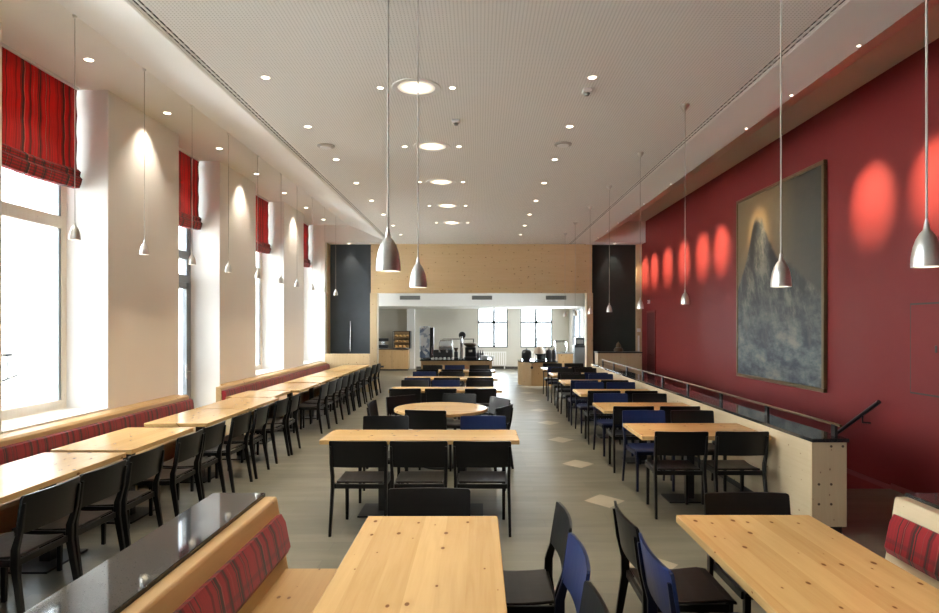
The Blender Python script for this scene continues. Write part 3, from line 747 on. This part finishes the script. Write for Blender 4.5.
# ------------------------------------------------------------------ ceiling fittings
def downlight(name, label, loc, r, lensmat, group, e, ang, target=None, blend=.6, tilt=None, src={}):
    key = (name, round(r, 3))
    if key in src:
        t = dup(src[key], loc, 0, label, group)
    else:
        t = thing(name, label, 'ceiling light', loc, 0, group)
        MB().lathe([(r * 1.0, -.004), (r * 1.28, -.008), (r * 1.32, 0), (r * 1.0, .0)], 24, cap=False).build('trim_ring', M['white'], t, smooth=True)
        MB().lathe([(r, -.0035), (r * .98, -.0015)], 24).build('lens', lensmat, t)
        src[key] = t
    tg = target or (loc[0], loc[1], 0)
    spot((loc[0] - (.09 if 'piers' in group else 0), loc[1], loc[2] - .02), tg, e, ang, blend, r=max(.03, r * .7))
    return t
rows = 'lights'
for k in range(6):
    y = 4.03 + 1.97 * k
    downlight('round_ceiling_light', '%s big round recessed light from the camera along the ceiling middle' % ORD[k + 1], (-.60, y, ZM), .18, M['biglens'], 'big round ceiling lights', 150, 120)
    for sx, sn in ((-.345, 'window'), (.345, 'parapet')):
        downlight('small_downlight', 'small spotlight on the %s side of the %s big round ceiling light' % (sn, ORD[k + 1]), (-.60 + sx, y, ZM), .028, M['lens'], 'small spots beside the round lights', 28, 50)
for k in range(9):
    y = 4.33 + 1.42 * k
    downlight('small_downlight', '%s small downlight from the camera in the row near the window slot' % ORD[k + 1], (-1.96, y, ZM), .036, M['lens'], 'small downlights towards the windows', 170, 46)
    downlight('small_downlight', '%s small downlight from the camera in the row towards the parapet' % ORD[k + 1], (1.04, y, ZM), .036, M['lens'], 'small downlights towards the parapet', 190, 44)
for k in range(8):
    y = 4.83 + 1.62 * k
    downlight('small_downlight', '%s downlight from the camera in the high ceiling beside the windows' % ORD[k + 1], (-4.02, y, ZL), .042, M['lens'], 'downlights along the window piers', 70, 92, target=(-4.16, y, 1.0), blend=.9)
# wall washers in the cove
SC = [5.1, 6.2, 7.25, 10.1, 11.75, 12.74, 13.9, 15.1, 16.25, 17.15]
for k, y in enumerate(SC):
    lb = '%s tiny recessed spotlight from the camera along the red wall cove' % ORD[k + 1]
    if k == 0:
        t0 = thing('wall_washer', lb, 'ceiling light', (3.095, y, ZM), 0, 'wall washing spots in the cove')
        MB().lathe([(.013, -.002), (.020, -.004), (.022, 0)], 20, cap=False).build('trim_ring', M['white'], t0, smooth=True)
        MB().lathe([(.013, -.0025), (.012, -.001)], 16).build('lens', M['lens'], t0)
    else: dup(t0, (3.095, y, ZM), 0, lb)
    spot((3.06, y, ZM - .03), (XR, y, 3.25), 190 if y == 10.1 else 620, 34, 1.0, (1, .80, .50), .02)
for nm, lb, px, py, r in (('smoke_detector', 'pale disc smoke detector towards the windows', 326, 145.7, .11), ('smoke_detector', 'pale disc smoke detector towards the parapet', 563, 144, .11)):
    D = 2.28 * FOC / (325.5 - py); X = (px - 479) * D / FOC
    t = thing(nm, lb, 'smoke detector', (X, D, ZM), 0, 'ceiling discs')
    MB().lathe([(r, 0), (r, -.012), (r * .8, -.02)], 28).build('base', M['cord'], t, smooth=True); MB().lathe([(r * .7, -.02), (r * .6, -.03)], 24).build('cover', M['white'], t, smooth=True)
for lb, px, py in (('small ceiling sensor beside the big round lights', 456, 120), ('white box sensor on the ceiling towards the parapet', 587, 89.5)):
    D = 2.28 * FOC / (325.5 - py); X = (px - 479) * D / FOC
    t = thing('ceiling_sensor', lb, 'sensor', (X, D, ZM), 0, 'ceiling sensors')
    MB().box(-.045, .045, -.045, .045, -.035, 0).build('housing', M['white'], t, bevel=.008); MB().lathe([(.03, -.036), (.02, -.06), (.005, -.065)], 16).build('lens', M['grille'], t, smooth=True)

# ------------------------------------------------------------------ pendants
def pendant(x, y, zb, zc, label, group, sc=1.0, e=14, src={}):
    key = (round(zc - zb, 2), sc)
    L = zc - zb
    if key in src: t = dup(src[key], (x, y, zb), 0, label, group)
    else:
        t = thing('pendant_lamp', label, 'pendant lamp', (x, y, zb), 0, group)
        out = [(.043, 0), (.0435, .012), (.042, .035), (.037, .065), (.029, .09), (.019, .108), (.0105, .118), (.0085, .13), (.006, .145), (.003, .155)]
        inn = [(.003, .105), (.017, .1), (.027, .085), (.035, .062), (.040, .034), (.0415, .012), (.0415, 0.0)]
        MB().lathe([(r * sc, z * sc) for r, z in inn[::-1][::-1] + out][::1], 28, cap=False).build('shade', M['alu'], t, smooth=True); sh = kids(t)[-1]
        MB().lathe([(.004 * sc, .075 * sc), (.016 * sc, .065 * sc), (.020 * sc, .045 * sc), (.016 * sc, .028 * sc), (.004 * sc, .02 * sc)], 16).build('bulb', M['bulb'], sh, smooth=True)
        MB().tube([(0, 0, .15 * sc), (0, 0, L - .03)], .0035, 6).build('cord', M['cord'], t)
        MB().lathe([(.008, L - .065), (.045, L - .012), (.045, L)] if sc == 1 else [(.008, L - .03), (.02, L - .008), (.02, L)], 16).build('ceiling_rose', M['alu' if sc == 1 else 'ceil'], t, smooth=True)
        src[key] = t
    spot((x, y, zb + .012), (x, y, 0), e, 116, .95, (1, .80, .56), .02)
    return t
G = 'pendant lamps over the %s'
pendant(-.318, 2.19, 1.99, ZM, 'front pendant lamp over the middle front table', G % 'front middle table', e=16)
pendant(-.305, 3.13, 1.99, ZM, 'second pendant lamp over the middle front table', G % 'front middle table', e=16)
pendant(1.43, 2.0, 1.987, ZM, 'front pendant lamp over the table near the red wall', G % 'front parapet-side table', e=16)
pendant(1.365, 2.83, 1.975, ZM, 'pendant lamp seen against the painting, over the front table', G % 'front parapet-side table', e=16)
for k, y in enumerate((6.47, 8.27, 10.23, 12.0, 13.86, 15.5)):
    pendant(2.13, y, 2.02, ZM, '%s pendant lamp from the camera above the parapet tables' % ORD[k + 1], G % 'parapet tables')
for k, y in enumerate((5.53, 6.68, 7.79, 8.92, 10.1, 11.29, 12.28, 13.4, 14.5, 15.6)):
    pendant(-3.57, y, 2.557, ZL, '%s pendant lamp from the camera above the window tables' % ORD[k + 1], G % 'window tables', 1.04, e=20)

# ------------------------------------------------------------------ servery furniture
def at(px, py, D): return ((px - 479) * D / FOC, 1.8 - (py - 325.5) * D / FOC)
# cabinet against the rear wall
c = thing('servery_cabinet', 'plain pine cabinet against the far servery wall', 'cabinet', (-3.45, 25.3, 0))
MB().box(-.72, .62, -.3, .3, .06, .84).build('body', M['counter'], c, bevel=.004); MB().box(-.74, .64, -.32, .32, .84, .87).build('top', M['plastic'], c)
MB().box(-.70, .60, -.26, .3, 0, .06).build('plinth', M['plastic'], c); MB().box(-.03, -.02, -.305, -.3, .1, .8).build('door_gap', M['plastic'], c)
MB().box(-.55, -.35, -.31, -.3, .12, .2).build('vent', M['plastic'], c)
g = thing('bread_case', 'wire framed bread case with rolls on the pine cabinet', 'bread case', (-3.1, 25.25, .87))
m = MB()
for sx in (-.34, .34):
    for sy in (-.2, .2): m.tube([(sx, sy, 0), (sx, sy, .70)], .014, 6)
for z in (.02, .35, .70):
    m.tube([(-.34, -.2, z), (.34, -.2, z)], .012, 6).tube([(-.34, .2, z), (.34, .2, z)], .012, 6).tube([(-.34, -.2, z), (-.34, .2, z)], .012, 6).tube([(.34, -.2, z), (.34, .2, z)], .012, 6)
m.build('wire_frame', M['iron'], g); MB().box(.30, .34, -.2, .2, .02, .7).build('side_panel', M['plastic'], g); MB().box(-.33, .30, .16, .2, .02, .7).build('back_panel', M['counter'], g)
for z in (.03, .25, .45): MB().box(-.33, .33, -.19, .19, z, z + .015).build('shelf', M['counter'], g)
for z in (.045, .265, .465):
    for q in range(4):
        o = MB().lathe([(.02, 0), (.065, .02), (.07, .05), (.045, .085), (.01, .1)], 12, (-3.1 - .22 + q * .15, 25.18, .87 + z)).build('bread_roll', M['bread'], smooth=True)
        tag(o, 'brown bread roll, %s along the %s shelf of the bread case' % (ORD[q + 1], {.045: 'bottom', .265: 'middle', .465: 'top'}[z]), 'bread', 'rolls in the bread case')
k_ = thing('toaster', 'dark chrome toaster on the pine cabinet beside the opening post', 'toaster', (-3.85, 25.2, .87))
MB().box(-.2, .2, -.15, .15, .03, .16).build('body', M['plastic'], k_, bevel=.02); MB().box(-.06, .06, -.12, .12, .16, .3).build('column', M['steel'], k_); MB().box(-.22, .22, -.17, .17, .3, .42).build('top_unit', M['plastic'], k_, bevel=.02)
# serving counter
c = thing('serving_counter', 'long pine serving counter with dark top in the servery', 'counter', (0, 19.7, 0))
xa, xb = at(421, 0, 19.5)[0], at(492, 0, 19.5)[0]
MB().box(xa, xb, -.2, .8, 0, .70).build('body', M['counter'], c, bevel=.004); MB().box(xa - .03, xb + .03, -.24, .83, .70, .735).build('top', M['granite'], c)
MB().box(at(447, 0, 19.5)[0], at(468, 0, 19.5)[0], -.225, -.2, .1, .69).build('front_panel', M['bench_y'], c)
ZC = .735; YC = 19.9
X = at(426, 0, YC)[0]
g = thing('card_stand', 'tall pale blue card stand at the end of the serving counter', 'stand', (X, YC, ZC))
MB().lathe([(.17, 0), (.18, .02), (.18, .04), (.16, .05)], 24).build('base', M['steel'], g, smooth=True)
t_ = NT('patterned_cards'); vv = t_.obj(); vo = t_.n('ShaderNodeTexVoronoi'); vo.inputs['Scale'].default_value = 9; t_.link(vv, vo.inputs['Vector'])
sc_ = t_.n('ShaderNodeSeparateColor'); t_.link(vo.outputs['Color'], sc_.inputs[0])
M['cards'] = t_.bsdf(t_.ramp(sc_.outputs[0], [(0, (.12, .17, .28)), (.35, (.32, .38, .48)), (.6, (.62, .66, .70)), (1, (.8, .8, .8))], 'CONSTANT'), .4)
MB().box(-.19, .13, -.15, .13, .05, 1.04).build('card_faces', M['cards'], g, bevel=.02)
MB().box(.135, .25, -.14, .12, .05, 1.0).build('dark_side', M['plastic'], g, bevel=.01)
X = at(443.5, 0, YC)[0]
e_ = thing('espresso_machine', 'chrome espresso machine on the serving counter', 'coffee machine', (X, YC, ZC))
MB().box(-.30, .30, -.2, .25, .04, .30).build('body', M['plastic'], e_, bevel=.02); MB().prism_x([(-.22, .30), (.25, .30), (.25, .56), (-.05, .56), (-.22, .42)], -.14, .28).build('hood', M['steel'], e_, bevel=.015)
for sx in (-.1, .12): MB().lathe([(.04, .22), (.045, .27), (.045, .30)], 16, (sx, -.24, 0)).build('group_head', M['steel'], e_, smooth=True)
for sx in (-.1, .12): MB().tube([(sx, -.24, .24), (sx, -.42, .22)], .016).build('filter_handle', M['plastic'], e_)
MB().tube([(-.3, -.1, .45), (-.36, -.18, .4), (-.34, -.2, .12)], .012).build('steam_wand', M['steel'], e_); MB().box(-.3, .3, -.32, .22, 0, .04).build('drip_tray', M['steel'], e_)
for q in range(6):
    o = MB().lathe([(.025, 0), (.034, .03), (.04, .07)], 14, (X - .08 + q * .065, YC + .05, ZC + .56)).build('coffee_cup', M['white'], smooth=True)
    tag(o, '%s small white cup from the window side, on the espresso machine' % ORD[q + 1], 'cup', 'cups on the espresso machine')
X = at(461.3, 0, YC)[0]
g = thing('dispenser_tap', 'tall steel dispenser column with round head on the counter', 'dispenser', (X, YC, ZC))
MB().lathe([(.08, 0), (.08, .02), (.045, .03), (.045, .72)], 18).build('column', M['steel'], g, smooth=True)
m = MB().lathe([(.10, -.03), (.115, 0), (.10, .03)], 24); m.bm.transform(Matrix.Rotation(PI / 2, 4, 'X') @ Matrix.Identity(4)); m.bm.transform(Matrix.Translation((.03, 0, .76))); m.build('round_head', M['plastic'], g, smooth=True)
MB().tube([(0, -.04, .5), (0, -.14, .5), (0, -.14, .42)], .02).build('spout', M['steel'], g)
X = at(470.5, 0, YC)[0]
g = thing('coffee_grinder', 'black coffee grinder with wide hopper on the serving counter', 'coffee grinder', (X, YC, ZC))
MB().box(-.2, .2, -.16, .18, 0, .07).build('base', M['plastic'], g, bevel=.01); MB().prism_x([(-.1, .07), (.16, .07), (.16, .38), (-.14, .38)], -.17, .17).build('body', M['plastic'], g, bevel=.015)
MB().lathe([(.12, .38), (.22, .46), (.22, .50), (.10, .52)], 24).build('hopper', M['brownjar'], g, smooth=True); MB().box(-.06, .06, -.15, -.11, .22, .3).build('display', M['steel'], g)
X = at(454.5, 0, YC)[0]
g = thing('coffee_grinder', 'slim black coffee grinder beside the espresso machine', 'coffee grinder', (X + .05, YC, ZC))
MB().box(-.08, .08, -.12, .12, 0, .05).build('base', M['plastic'], g, bevel=.006); MB().box(-.06, .06, -.05, .1, .05, .24).build('body', M['plastic'], g, bevel=.01); MB().lathe([(.03, .24), (.075, .34), (.075, .36)], 18).build('hopper', M['brownjar'], g, smooth=True)
for q in range(5):
    o = MB().lathe([(.024, 0), (.032, .03), (.038, .07)], 14, (at(437, 0, YC)[0] + q * .13, 19.53, ZC)).build('coffee_cup', M['white'], smooth=True)
    tag(o, '%s white cup from the window side along the counter front edge' % ORD[q + 1], 'cup', 'cups along the serving counter')
for q in range(4):
    o = MB().lathe([(.035, 0), (.036, .16), (.014, .21), (.014, .26)], 14, (at(472, 0, YC)[0] + .12 + q * .075, 20.25, ZC)).build('syrup_bottle', M['plastic'], smooth=True)
    tag(o, '%s dark bottle from the window side behind the wide hopper grinder' % ORD[q + 1], 'bottle', 'bottles behind the coffee grinder')
o = tag(MB().box(at(443, 0, 20.4)[0], at(474, 0, 20.4)[0], 20.42, 20.47, 1.345, 1.37).box(at(443, 0, 20.4)[0], at(443, 0, 20.4)[0] + .03, 20.42, 20.47, ZC, 1.345).box(at(474, 0, 20.4)[0] - .03, at(474, 0, 20.4)[0], 20.42, 20.47, ZC, 1.345).build('counter_rail', M['iron']), 'thin dark rail standing behind the coffee machines', 'rail')
X = at(485, 0, YC)[0]
for q in range(5):
    o = MB().lathe([(.07, 0), (.13, .008), (.15, .022)], 24, (X, YC - .05, ZC + .002 + q * .024)).build('plate', M['white'], smooth=True)
    tag(o, '%s white plate up in the stack at the counter end' % ORD[q + 1], 'plate', 'plates stacked on the counter')
o = MB().lathe([(.04, 0), (.07, .05), (.075, .1)], 18, (at(494.3, 0, YC)[0] - .05, YC, ZC)).build('sugar_bowl', M['white'], smooth=True); tag(o, 'small white bowl at the very end of the serving counter', 'bowl')
# island with kettles
c = thing('servery_island', 'pine island counter with black top holding soup kettles', 'counter', (0, 18.6, 0))
x0, x1 = at(519.5, 0, 18.7)[0], at(556, 0, 18.7)[0]
poly = [(x0 + .35, 0), (x1, 0), (x1, 1.4), (x0 + .35, 1.4), (x0 + .1, 1.2), (x0, .9), (x0, .5), (x0 + .1, .2)]
MB().prism_z(poly, .0, .70).build('body', M['counter'], c, bevel=.004)
cx_ = sum(p[0] for p in poly) / 8; cy_ = .7
MB().prism_z([(cx_ + (px - cx_) * 1.06, cy_ + (py - cy_) * 1.06) for px, py in poly], .70, .735).build('top', M['granite'], c)
MB().lathe([(.04, 0), (.04, .006)], 12, (0, 0, 0)).build('knob', M['plastic'], c, loc=(x0 + .36, -.008, .55)).rotation_euler = (PI / 2, 0, 0)
def kettle(px, label, mat_lid, w=.15):
    X = at(px, 0, 19.1)[0]
    g = thing('soup_kettle', label, 'kettle', (X, 19.1, .735), 0, 'kettles on the servery island')
    MB().lathe([(w * .75, 0), (w * .8, .03), (w, .08), (w * 1.02, .20), (w * .95, .26)], 24).build('body', M['plastic'], g, smooth=True)
    MB().lathe([(w * .97, .262), (w * .8, .31), (w * .3, .335)], 24).build('lid', mat_lid, g, smooth=True); MB().lathe([(.02, .335), (.025, .36), (.01, .37)], 12).build('lid_knob', M['plastic'], kids(g)[-1], smooth=True)
kettle(526.5, 'round black soup kettle at the aisle end of the island', M['plastic'])
kettle(549, 'black soup kettle in the island corner, parapet side', M['plastic'], .10); kettle(554, 'slim black soup kettle beside the island corner', M['plastic'], .07)
g = thing('bowl_stand', 'beige bowl on a black stand between the soup kettles', 'bowl', (at(539.5, 0, 19.1)[0], 19.1, .735))
MB().lathe([(.14, 0), (.06, .03), (.06, .12), (.15, .2)], 20).build('stand', M['plastic'], g, smooth=True); MB().lathe([(.10, .2), (.19, .215), (.17, .30), (.10, .40), (.04, .42)], 24).build('bowl', M['beige'], g, smooth=True)
g = thing('water_dispenser', 'clear glass water dispenser behind the beige bowl', 'dispenser', (at(541, 0, 19.7)[0], 19.7, .735))
MB().box(-.14, .14, -.1, .1, 0, .3).build('base', M['steel'], g, bevel=.01); MB().lathe([(.13, .3), (.14, .34), (.14, .62), (.10, .68)], 24).build('tank', M['glass'], g, smooth=True); MB().lathe([(.11, .68), (.11, .70)], 24).build('lid', M['steel'], g)
c = thing('side_counter', 'small pine counter with glass case behind the soup kettles', 'counter', (at(564.5, 0, 21.0)[0], 21.2, 0))
MB().box(-.22, .28, -.25, .3, 0, .85).build('body', M['counter'], c, bevel=.004); MB().box(-.26, .31, -.28, .33, .85, .88).build('top', M['grille'], c)
g = thing('glass_case', 'clear domed glass cake case on the small pine counter', 'display case', (at(561, 0, 21.0)[0], 21.15, .88))
MB().box(-.2, .2, -.2, .2, 0, .02).build('tray', M['steel'], g); MB().prism_x([(-.19, .02), (.19, .02), (.19, .34), (.1, .42), (-.1, .42), (-.19, .34)], -.19, .19).build('dome', M['glass'], g)
MB().tube([(-.19, -.19, .02), (-.19, -.19, .34), (-.19, -.1, .42), (.19, -.1, .42), (.19, -.19, .34), (.19, -.19, .02)], .01, 6).build('rim', M['steel'], g)
c = thing('drinks_machine', 'dark drinks machine on a grey stand at the servery side wall', 'drinks machine', (3.45, 21.6, 0))
MB().box(-.18, .2, -.2, .2, 0, 1.05).build('stand', M['greyframe'], c, bevel=.005); MB().box(-.2, .22, -.24, .22, 1.05, 1.12).build('shelf', M['plastic'], c); MB().box(-.14, .16, -.18, .2, 1.12, 1.38).build('body', M['plastic'], c, bevel=.02); MB().box(-.1, .12, -.19, -.18, 1.18, 1.32).build('display', M['grille'], c)
# servery ceiling lights
for k, (x, y) in enumerate(((-3.0, 23.8), (-1.2, 23.8), (.6, 23.8), (2.4, 23.8))):
    downlight('small_downlight', '%s small downlight in the low servery ceiling' % ORD[k + 1], (x, y, 2.49), .05, M['lens'], 'servery downlights', 90, 120)
for k, (x, y) in enumerate(((-2.0, 20), (.6, 20), (2.6, 20))):
    downlight('small_downlight', '%s small downlight above the serving counter' % ORD[k + 1], (x, y, 3.3), .05, M['lens'], 'servery downlights', 40, 80)
for k, x in enumerate((-3.6, 3.75)):
    downlight('small_downlight', 'tiny spotlight above the dark panel, %s' % ('window end', 'red wall end')[k], (x, DB + .22, ZM - .012), .035, M['lens'], 'spots over the dark panels', 22, 60, target=(x, DP, 3.0))
